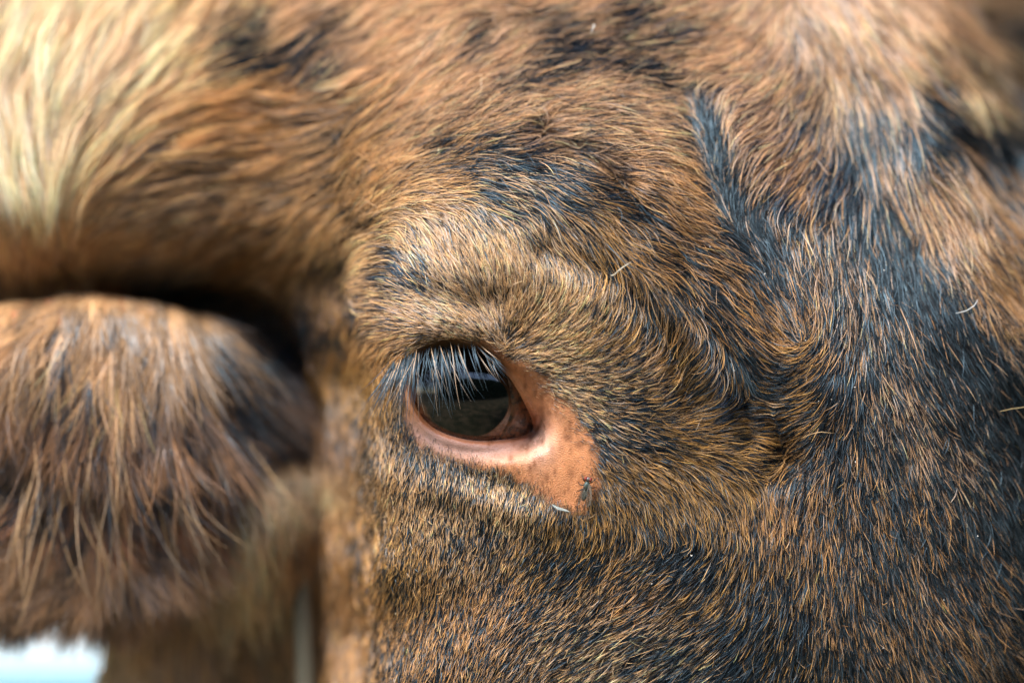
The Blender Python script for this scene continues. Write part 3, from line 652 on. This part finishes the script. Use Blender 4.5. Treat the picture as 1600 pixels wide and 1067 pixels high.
def ear_hair(n, seed):
    r = np.random.default_rng(seed)
    a = r.uniform(120 / 906 * 0 + 0.25, 1, n) * (ne - 1.01); bq = r.uniform(0, 1, n) * NP
    i, j = a.astype(int), bq.astype(int); fi, fj = (a - i)[:, None], (bq - j)[:, None]
    p = (EV[i, j % NP] * (1 - fj) + EV[i, (j + 1) % NP] * fj) * (1 - fi) + (EV[i + 1, j % NP] * (1 - fj) + EV[i + 1, (j + 1) % NP] * fj) * fi
    t1 = EV[i + 1, j % NP] - EV[i, j % NP]; t2 = EV[i, (j + 1) % NP] - EV[i, j % NP]
    nn = np.cross(t2, t1); nn /= np.linalg.norm(nn, axis=1, keepdims=True) + 1e-12
    nn *= -np.sign(nn[p[:, 1] < .06, 1].mean())
    u = eu_[i] + fi[:, 0] * (eu_[1] - eu_[0])
    # which band of the cup: vertical place in image pixels
    k = S * (D + p[:, 1]) / D; v = 533.5 - p[:, 2] / k
    front = nn[:, 1] < 0.35
    flap = (v < 735) & front & (p[:, 1] < 0.118)
    low = (v > 805) & front
    inner = front & ~flap & ~low
    keep = flap | low | (inner & (r.random(n) < .5))
    p, nn, u, v, flap, low = p[keep], nn[keep], u[keep], v[keep], flap[keep], low[keep]
    n = len(p)
    cell = 24; ci = np.floor(u / cell).astype(int); cj = np.floor(v / 34).astype(int)
    cr_ = np.random.default_rng(seed + 9).random((65536, 5))[(ci * 7919 + cj * 104729) % 65536]
    L = np.where(flap, np.interp(v, [460, 520, 620, 740], [70, 110, 165, 150]), np.interp(u, [0, 250, 330], [82, 95, 140])) * r.uniform(.45, 1.15, n) * (.75 + .5 * cr_[:, 0])
    L = np.where(flap, np.minimum(L, np.maximum(40, (np.interp(u, [0, 100, 250, 350, 440], [695, 740, 800, 860, 760]) + 110 * (cr_[:, 4] - .5) - v) * r.uniform(.5, 1.25, n))), L)
    A = np.where(flap, np.interp(u, [-100, 60, 200, 330, 470], [118, 108, 94, 82, 72]), np.interp(u, [-100, 60, 160, 260, 400], [150, 128, 92, 70, 62]))
    A = np.radians(A) + r.normal(0, .13, n) + (cr_[:, 1] - .5) * .6
    bend = r.normal(0, .3, n) + (cr_[:, 2] - .5) * .7
    K = 8; P = np.zeros((n, K, 3)); x = np.zeros(n); z = np.zeros(n); zz = np.zeros((n, 3))
    tdir = t2[keep] / (np.linalg.norm(t2[keep], axis=1, keepdims=True) + 1e-12)
    ccx = ((ci + .5) * cell - u) * .8
    for q_ in range(K):
        tt = q_ / (K - 1)
        if q_:
            aa = A + bend * tt
            x += np.cos(aa) * L / (K - 1); z += np.sin(aa) * L / (K - 1)
            w_ = min(1.0, tt * 1.15); dd = tdir * (1 - w_) + np.array([0, -.12, -1.0]) * w_
            dd /= np.linalg.norm(dd, axis=1, keepdims=True)
            zz += dd * (np.sin(aa) * L / (K - 1) * S * 1.08)[:, None]
        h = S * L * .22 * np.sin(min(tt * 1.9, 1.57)) * (0.6 + .8 * cr_[:, 3])
        P[:, q_] = p + nn * h[:, None] * .6 + np.stack([(x + ccx * tt) * S * 1.08, -h * .35, 0 * z], 1) + zz
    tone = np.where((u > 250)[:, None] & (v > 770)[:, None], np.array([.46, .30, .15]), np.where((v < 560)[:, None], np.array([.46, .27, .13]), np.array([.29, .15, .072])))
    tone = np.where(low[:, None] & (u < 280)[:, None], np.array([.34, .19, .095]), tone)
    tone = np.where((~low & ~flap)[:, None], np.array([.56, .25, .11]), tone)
    dp = np.where(low, np.where((u > 60) & (u < 240) & (v > 860), .45, .16), np.interp(v, [470, 540, 640], [.10, .38, .50]) + .15 * sstep(250, 360, u)) * np.where(u > 280, np.where(v > 760, .25, 1.0), 1)  # more dark hairs towards the ear base, painting in its shade
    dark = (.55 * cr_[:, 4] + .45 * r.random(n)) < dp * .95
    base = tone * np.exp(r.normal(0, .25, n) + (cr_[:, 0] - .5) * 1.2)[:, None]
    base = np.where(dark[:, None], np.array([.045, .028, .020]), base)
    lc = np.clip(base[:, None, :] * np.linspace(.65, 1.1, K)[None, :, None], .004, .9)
    rad = .00016 * r.uniform(.7, 1.3, n)[:, None] * (1 - .8 * np.linspace(0, 1, K) ** 1.6)[None]
    return P, rad, lc
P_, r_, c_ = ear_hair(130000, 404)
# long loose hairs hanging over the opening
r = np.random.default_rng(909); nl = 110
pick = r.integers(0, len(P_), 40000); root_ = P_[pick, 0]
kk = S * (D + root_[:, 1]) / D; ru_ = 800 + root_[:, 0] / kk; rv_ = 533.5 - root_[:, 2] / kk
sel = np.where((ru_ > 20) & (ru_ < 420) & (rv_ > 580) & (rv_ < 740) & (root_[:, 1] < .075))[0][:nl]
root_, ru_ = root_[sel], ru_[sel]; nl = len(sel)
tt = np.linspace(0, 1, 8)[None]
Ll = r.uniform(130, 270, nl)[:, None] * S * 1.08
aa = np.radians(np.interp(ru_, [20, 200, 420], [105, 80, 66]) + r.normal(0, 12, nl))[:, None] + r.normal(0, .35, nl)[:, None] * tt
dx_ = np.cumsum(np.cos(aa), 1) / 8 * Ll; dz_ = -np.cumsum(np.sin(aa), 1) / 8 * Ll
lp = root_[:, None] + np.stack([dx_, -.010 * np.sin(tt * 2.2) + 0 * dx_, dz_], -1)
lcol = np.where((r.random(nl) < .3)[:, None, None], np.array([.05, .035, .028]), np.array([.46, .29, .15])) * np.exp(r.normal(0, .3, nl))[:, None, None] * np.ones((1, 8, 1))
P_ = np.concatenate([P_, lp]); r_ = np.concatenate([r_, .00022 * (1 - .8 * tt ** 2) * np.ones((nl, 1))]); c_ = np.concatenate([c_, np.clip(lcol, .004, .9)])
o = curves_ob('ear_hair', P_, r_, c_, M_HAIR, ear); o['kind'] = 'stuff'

# ---------------------------------------------------------------- far ear, beyond the forehead
def far_ear():
    nu, nv_ = 24, 16
    V = []
    for i in range(nu):
        t_ = i / (nu - 1); w = math.sin(math.pi * min(1, .12 + .88 * t_)) ** .7 * .024 + .003
        for j in range(nv_):
            a = 2 * math.pi * j / nv_
            c0 = Vector(at(1490 + 150 * t_, 46 - 30 * t_, .23 + .02 * t_))
            V.append(c0 + Vector((0, math.sin(a) * w * .35, math.cos(a) * w)))
    f = [(i * nv_ + j, i * nv_ + (j + 1) % nv_, (i + 1) * nv_ + (j + 1) % nv_, (i + 1) * nv_ + j) for i in range(nu - 1) for j in range(nv_)]
    f += [tuple(range(nv_ - 1, -1, -1)), tuple((nu - 1) * nv_ + j for j in range(nv_))]
    e_ = mesh_ob('ear', V, f, simple_mat('far_ear_skin', (.30, .17, .08), .7, scale=40, var=.5), cow)
    r = np.random.default_rng(88); n = 5000
    V = np.array([tuple(p) for p in V]).reshape(nu, nv_, 3)
    a = r.integers(0, nu - 1, n); b_ = r.integers(0, nv_, n); fa_ = r.random((n, 1)); fb_ = r.random((n, 1))
    p = (V[a, b_] * (1 - fb_) + V[a, (b_ + 1) % nv_] * fb_) * (1 - fa_) + (V[a + 1, b_] * (1 - fb_) + V[a + 1, (b_ + 1) % nv_] * fb_) * fa_
    cen = V.mean(1)[a]; nn = p - cen; nn /= np.linalg.norm(nn, axis=1, keepdims=True)
    K = 5; P = np.zeros((n, K, 3)); L = r.uniform(.008, .020, n)[:, None]
    d = np.array([.8, 0, -.5]) + r.normal(0, .25, (n, 3))
    for q_ in range(K):
        tt = q_ / (K - 1); P[:, q_] = p + nn * L * .35 * tt + d * L * tt * tt
    spot = np.exp(-((p[:, 0] - at(1576, 42, .23)[0]) ** 2 + (p[:, 2] - at(1576, 42, .23)[2]) ** 2) / .012 ** 2)
    c = np.where((r.random(n) < .12 + .85 * spot)[:, None], np.array([.02, .015, .012]), np.array([.42, .25, .12]) * np.exp(r.normal(0, .25, (n, 1))))
    o_ = curves_ob('ear_hair', P, np.full((n, K), .00028) * (1 - .8 * np.linspace(0, 1, K)), np.repeat(c[:, None], K, 1), M_HAIR, e_); o_['kind'] = 'stuff'
far_ear()

# ---------------------------------------------------------------- grey strap hanging beside the neck
def tube(pts, rads, n=8):
    pts = [Vector(p) for p in pts]; V, Fc = [], []
    for i, p in enumerate(pts):
        d = (pts[min(i + 1, len(pts) - 1)] - pts[max(i - 1, 0)]).normalized()
        s_ = d.orthogonal().normalized() if abs(d.y) > .9 else d.cross(Vector((0, 1, 0))).normalized()
        w = s_.cross(d)
        for j in range(n):
            a = 2 * math.pi * j / n; V.append(p + (s_ * math.cos(a) + w * math.sin(a)) * rads[i])
    for i in range(len(pts) - 1):
        for j in range(n):
            Fc.append((i * n + j, i * n + (j + 1) % n, (i + 1) * n + (j + 1) % n, (i + 1) * n + j))
    Fc += [tuple(range(n - 1, -1, -1)), tuple((len(pts) - 1) * n + j for j in range(n))]
    return V, Fc
def strap():
    V = []; F_ = []
    rows = [(466, 782), (469, 850), (473, 940), (478, 1040), (482, 1200), (486, 1400)]
    for i, (x, y) in enumerate(rows):
        hw = 9 + 7 * min(1, i / 2)
        for dxx, dyy in ((-hw, 0), (-hw * .5, -.0022), (hw * .5, -.0022), (hw, 0), (hw * .6, .002), (-hw * .6, .002)):
            V.append(at(x + dxx, y, .088 + dyy))
    for i in range(len(rows) - 1):
        for j in range(6):
            F_.append((i * 6 + j, i * 6 + (j + 1) % 6, i * 6 + 6 + (j + 1) % 6, i * 6 + 6 + j))
    F_ += [(5, 4, 3, 2, 1, 0), tuple(30 + j for j in range(6))]
    o_ = mesh_ob('strap', V, F_, simple_mat('strap_webbing', (.19, .17, .12), .8, scale=500, bump=.3, var=.2))
    props(o_, 'greyish green strap hanging upright beside the tan neck', 'strap')
strap()

# ---------------------------------------------------------------- loose bits on the coat
def on_coat(u, v, lift):
    p = surf(np.array([u], float), np.array([v], float))[0]; n = normals(np.array([u], float), np.array([v], float))[0]
    return Vector(p + n * lift)
def strand(name, line, rad, colr, label, cat, lift=.004):
    p = np.asarray(line, float); x = np.linspace(0, 1, 10); q_ = along(p, x)
    pts = [on_coat(a, b_, lift + .0015 * math.sin(3.1 * t_)) for (a, b_), t_ in zip(q_, x)]
    V, Fc = tube(pts, [rad * (1 - .75 * abs(2 * t_ - .9) ** 3 * .8) for t_ in x], 6)
    o_ = mesh_ob(name, V, Fc, simple_mat(name + '_fibre', colr, .4)); props(o_, label, cat); return o_
strand('straw', [(956, 424), (973, 415), (992, 407)], .00022, (.62, .55, .42), 'short pale piece of straw caught in the brow fur', 'straw', .006)
strand('loose_hair', [(1482, 496), (1496, 492), (1507, 485), (1515, 474)], .00013, (.75, .75, .72), 'short white loose hair curled on the black forehead fur', 'hair', .0055)
strand('loose_hair', [(1543, 642), (1560, 635), (1580, 632), (1605, 636), (1630, 645)], .00012, (.55, .40, .18), 'long yellow loose hair lying across the blue black forehead fur', 'hair', .0065)
strand('loose_hair', [(1262, 682), (1275, 675), (1288, 670), (1302, 671)], .00011, (.55, .36, .18), 'fine tan loose hair arched over the dark crest fur', 'hair', .006)
strand('loose_hair', [(920, 78), (926, 72), (924, 66)], .0002, (.7, .7, .64), 'tiny pale curved loose hair on the upper brow', 'hair', .008)
r = np.random.default_rng(66)
V, Fc = [], []
for (x, y) in [(1445, 298), (1215, 262), (1210, 358), (1283, 622), (1297, 621), (1326, 606), (1327, 667), (1357, 684), (1332, 720), (1398, 708), (1020, 906), (1120, 360), (880, 935), (1445, 530)] + [(r.uniform(1000, 1560), r.uniform(350, 1050)) for _ in range(26)]:
    p = on_coat(x, y, .0045); k = r.uniform(.0001, .00026); b0 = len(V)
    for q_ in range(5): V.append(p + Vector((r.normal(0, k), r.normal(0, k * .4), r.normal(0, k))))
    Fc += [(b0, b0 + 1, b0 + 2), (b0, b0 + 2, b0 + 3), (b0, b0 + 3, b0 + 1), (b0 + 1, b0 + 3, b0 + 4), (b0 + 1, b0 + 4, b0 + 2), (b0 + 2, b0 + 4, b0 + 3)]
o = mesh_ob('skin_flakes', V, Fc, simple_mat('flake', (.7, .66, .6), .6)); props(o, 'tiny pale skin flakes scattered through the dark fur', 'flakes', kind='stuff')

# ---------------------------------------------------------------- fly at the end of the bare skin
def ellipsoid(c, ax, r3, nu=12, nv_=8):
    """ax: forward and up axes; radii along forward, side, up"""
    f, u_ = ax; s_ = f.cross(u_).normalized()
    V, Fc = [], []
    for i in range(nv_ + 1):
        th = math.pi * i / nv_
        for j in range(nu):
            ph = 2 * math.pi * j / nu
            V.append(c + f * (math.cos(th) * r3[0]) + s_ * (math.sin(th) * math.cos(ph) * r3[1]) + u_ * (math.sin(th) * math.sin(ph) * r3[2]))
    for i in range(nv_):
        for j in range(nu):
            Fc.append((i * nu + j, (i + 1) * nu + j, (i + 1) * nu + (j + 1) % nu, i * nu + (j + 1) % nu))
    return V, Fc
def fly():
    base = on_coat(917, 760, 0.0)
    root = empty('fly', base); props(root, 'small grey green fly with red eyes on the bare orange skin', 'fly')
    n = Vector(normals(np.array([917.]), np.array([760.]))[0])
    fwd = Vector((13, 0, 52)).normalized(); fwd = (fwd - n * fwd.dot(n)).normalized(); side = fwd.cross(n).normalized()
    ctr = base + n * .0022; U_ = S * .76
    P = lambda a, s_, h: ctr + fwd * (a * U_) + side * (s_ * U_) + n * (h * U_)
    body = simple_mat('fly_body', (.085, .12, .11), .35, metal=.35, scale=2500, var=.5, bump=.4)
    dark = simple_mat('fly_leg', (.012, .011, .010), .45)
    mesh_ob('thorax', *ellipsoid(P(4, 0, 0), (fwd, n), (10.5 * U_, 6.6 * U_, 6 * U_)), body, root)
    mesh_ob('abdomen', *ellipsoid(P(-15, 0, -1), (fwd, n), (13 * U_, 6.2 * U_, 5.2 * U_)), simple_mat('fly_abdomen', (.16, .16, .13), .4, scale=1800, var=.4), root)
    hd = mesh_ob('head', *ellipsoid(P(18, 0, 0), (fwd, n), (5 * U_, 7.2 * U_, 6 * U_)), simple_mat('fly_head', (.10, .09, .085), .4), root)
    for sg_ in (-1, 1):
        mesh_ob('compound_eye', *ellipsoid(P(18.5, 4.6 * sg_, 1.2), (fwd, n), (4.4 * U_, 3.6 * U_, 4.8 * U_)), simple_mat('fly_eye', (.22, .030, .020), .2, scale=6000, bump=.5), hd)
        # wing: veined film folded back over the abdomen
        tip = [(8, 3), (4, 7), (-8, 11), (-22, 13.5), (-34, 13), (-40, 10), (-36, 6), (-20, 3.5), (-4, 2)]
        V = [P(a + (0 if sg_ < 0 else 3), s_ * sg_ * (1.25 if sg_ > 0 else .75), 6.5 - .07 * (8 - a)) for a, s_ in tip] + [P(a + (0 if sg_ < 0 else 3), s_ * sg_ * (1.25 if sg_ > 0 else .75), 6.2 - .07 * (8 - a)) for a, s_ in tip]
        m_ = len(tip)
        Fc = [tuple(range(m_)), tuple(range(2 * m_ - 1, m_ - 1, -1))] + [(i, i + m_, (i + 1) % m_ + m_, (i + 1) % m_) for i in range(m_)]
        wg = mesh_ob('wing', V, Fc, simple_mat('fly_wing', (.34, .29, .23), .3, scale=900, var=.35, alpha=.42), root, False)
        for k in range(4):
            va_ = [P(4, 4 * sg_, 6.9), P(-14, (5 + 1.8 * k) * sg_, 6.0), P(-33, (6 + 1.9 * k) * sg_, 4.4)]
            mesh_ob('wing_vein', *tube(va_, [.00005] * 3, 4), dark, wg)
        for a0, a1, out in ((11, 20, 15), (4, 3, 18), (-3, -12, 17)):
            pts = [P(a0, 5 * sg_, -2), P((a0 + a1) / 2, out * .62 * sg_, 3), P(a1, out * .85 * sg_, -5), P(a1 + (3 if a1 > 0 else -3), out * 1.1 * sg_, -9.5)]
            mesh_ob('leg', *tube(pts, [.00022, .00020, .00014, .00009], 6), dark, root)
    for sg_ in (-1, 1):
        mesh_ob('antenna', *tube([P(22, 1.6 * sg_, 1), P(26, 2.6 * sg_, 0)], [.00012, .00005], 5), dark, hd)
fly()
# grey sliver, a shed insect wing, caught under the bare skin
sl_ = [(864, 788), (872, 792), (882, 794), (890, 797), (884, 799), (872, 797), (866, 793)]
V = [on_coat(x, y, .0030 + .0006 * (i % 2)) for i, (x, y) in enumerate(sl_)] + [on_coat(x, y, .0026) for x, y in sl_]
m_ = len(sl_); Fc = [tuple(range(m_ - 1, -1, -1)), tuple(range(m_, 2 * m_))] + [(i, (i + 1) % m_, (i + 1) % m_ + m_, i + m_) for i in range(m_)]
o = mesh_ob('grey_flake', V, Fc, simple_mat('flake_film', (.36, .40, .38), .25, scale=2500, var=.5), None, False)
props(o, 'shiny grey flake caught in the fur below the bare skin', 'flake')

# ---------------------------------------------------------------- the yard around
def box(name, lo, hi, mat, parent=None, bev=.004):
    bm = bmesh.new(); bmesh.ops.create_cube(bm, size=1)
    for v_ in bm.verts: v_.co = Vector([(lo[i] + hi[i]) / 2 + v_.co[i] * (hi[i] - lo[i]) for i in range(3)])
    if bev: bmesh.ops.bevel(bm, geom=bm.edges[:], offset=bev, segments=2, affect='EDGES')
    me_ = bpy.data.meshes.new(name); bm.to_mesh(me_); bm.free(); me_.materials.append(mat)
    o_ = bpy.data.objects.new(name, me_); COL.objects.link(o_)
    if parent: o_.parent = parent; o_.matrix_parent_inverse = Matrix.Translation(-Vector(parent.location))
    return o_
M_GR, t, b = new_mat('ground')
tc = t.nodes.new('ShaderNodeTexCoord'); nz = t.nodes.new('ShaderNodeTexNoise'); nz.inputs['Scale'].default_value = 2.2; nz.inputs['Detail'].default_value = 8
t.links.new(tc.outputs['Object'], nz.inputs['Vector']); rp = t.nodes.new('ShaderNodeValToRGB')
rp.color_ramp.elements[0].position = .4; rp.color_ramp.elements[0].color = (.032, .036, .016, 1); rp.color_ramp.elements[1].position = .62; rp.color_ramp.elements[1].color = (.11, .085, .048, 1)
t.links.new(nz.outputs['Fac'], rp.inputs['Fac']); t.links.new(rp.outputs['Color'], b.inputs['Base Color']); b.inputs['Roughness'].default_value = .95
gm = mesh_ob('ground', [(-60, -60, -1.25), (60, -60, -1.25), (60, 60, -1.25), (-60, 60, -1.25)], [(0, 1, 2, 3)], M_GR, None, False); props(gm, kind='structure', label='trodden grass of the yard', cat='ground')
wl = empty('shed_wall', (0, 2.3, -1.25)); props(wl, 'white painted wall with blue base far behind the cow', 'wall')
zb = (533.5 - 1046) * S * (D + 2.3) / D
box('wall_face', (-4, 2.30, zb), (4, 2.42, 1.3), simple_mat('white_paint', (.82, .83, .82), .5, scale=3, var=.06), wl)
box('wall_base', (-4, 2.27, -1.25), (4, 2.42, zb - .003), simple_mat('blue_paint', (.10, .34, .44), .5, scale=3, var=.1), wl)

# unseen roof and greenery, placed and shaped for the reflection in the eye
cp = empty('canopy', (1.5, -1.9, 1.72)); props(cp, 'unseen dark timber canopy roof placed for the reflection in the eye', 'canopy')
M_TIM = simple_mat('old_timber', (.02, .016, .013), .85, scale=8, var=.5)
for i in range(10):
    box('plank', (-.55 + i * .42, -2.9, 1.86 + .004 * (i % 2)), (-.55 + i * .42 + .412, -.85, 1.89 + .004 * (i % 2)), M_TIM, cp)
for yy in (-2.85, -1.9, -.95):
    box('beam', (-.6, yy - .05, 1.72), (3.7, yy + .05, 1.856), M_TIM, cp)
r = np.random.default_rng(12)
nu, nv_ = 150, 36
hx, hz = np.meshgrid(np.linspace(-9, 12, nu), np.linspace(0, 1, nv_))
top = 4.5 + 2.2 * sstep(-2.2, -3.4, hx) + .5 * (fbm(hx * 40, hx * 0, 60, 4) - .5) - 1.25
zz_ = -1.25 + (top + 1.25) * hz
yy_ = -7.2 + .9 * (1 - np.sqrt(np.maximum(0, 1 - (hz * 1.0) ** 4))) * -1 + .5 * (fbm(hx * 40, zz_ * 40, 22, 9) - .5) + r.normal(0, .035, hx.shape)
hi_ = np.arange(nu * nv_).reshape(nv_, nu)
F_ = np.stack([hi_[:-1, :-1], hi_[1:, :-1], hi_[1:, 1:], hi_[:-1, 1:]], -1).reshape(-1, 4)
hv_ = np.stack([hx, yy_, zz_], -1).reshape(-1, 3)
back = hv_.copy(); back[:, 1] = -9.0
ring = list(hi_[0]) + list(hi_[1:, -1]) + list(hi_[-1, -2::-1]) + list(hi_[-2:0:-1, 0]); m_ = len(hv_)
Fa = [tuple(x) for x in F_] + [tuple(x[::-1] + m_) for x in F_] + [(ring[i], ring[i] + m_, ring[(i + 1) % len(ring)] + m_, ring[(i + 1) % len(ring)]) for i in range(len(ring))]
o = mesh_ob('reflection_hedge', np.concatenate([hv_, back]), Fa, simple_mat('hedge_leaves', (.012, .026, .006), .8, scale=6, var=.7), None, False)
props(o, 'unseen green foliage bank added for the reflection in the eye', 'reflection_hedge')
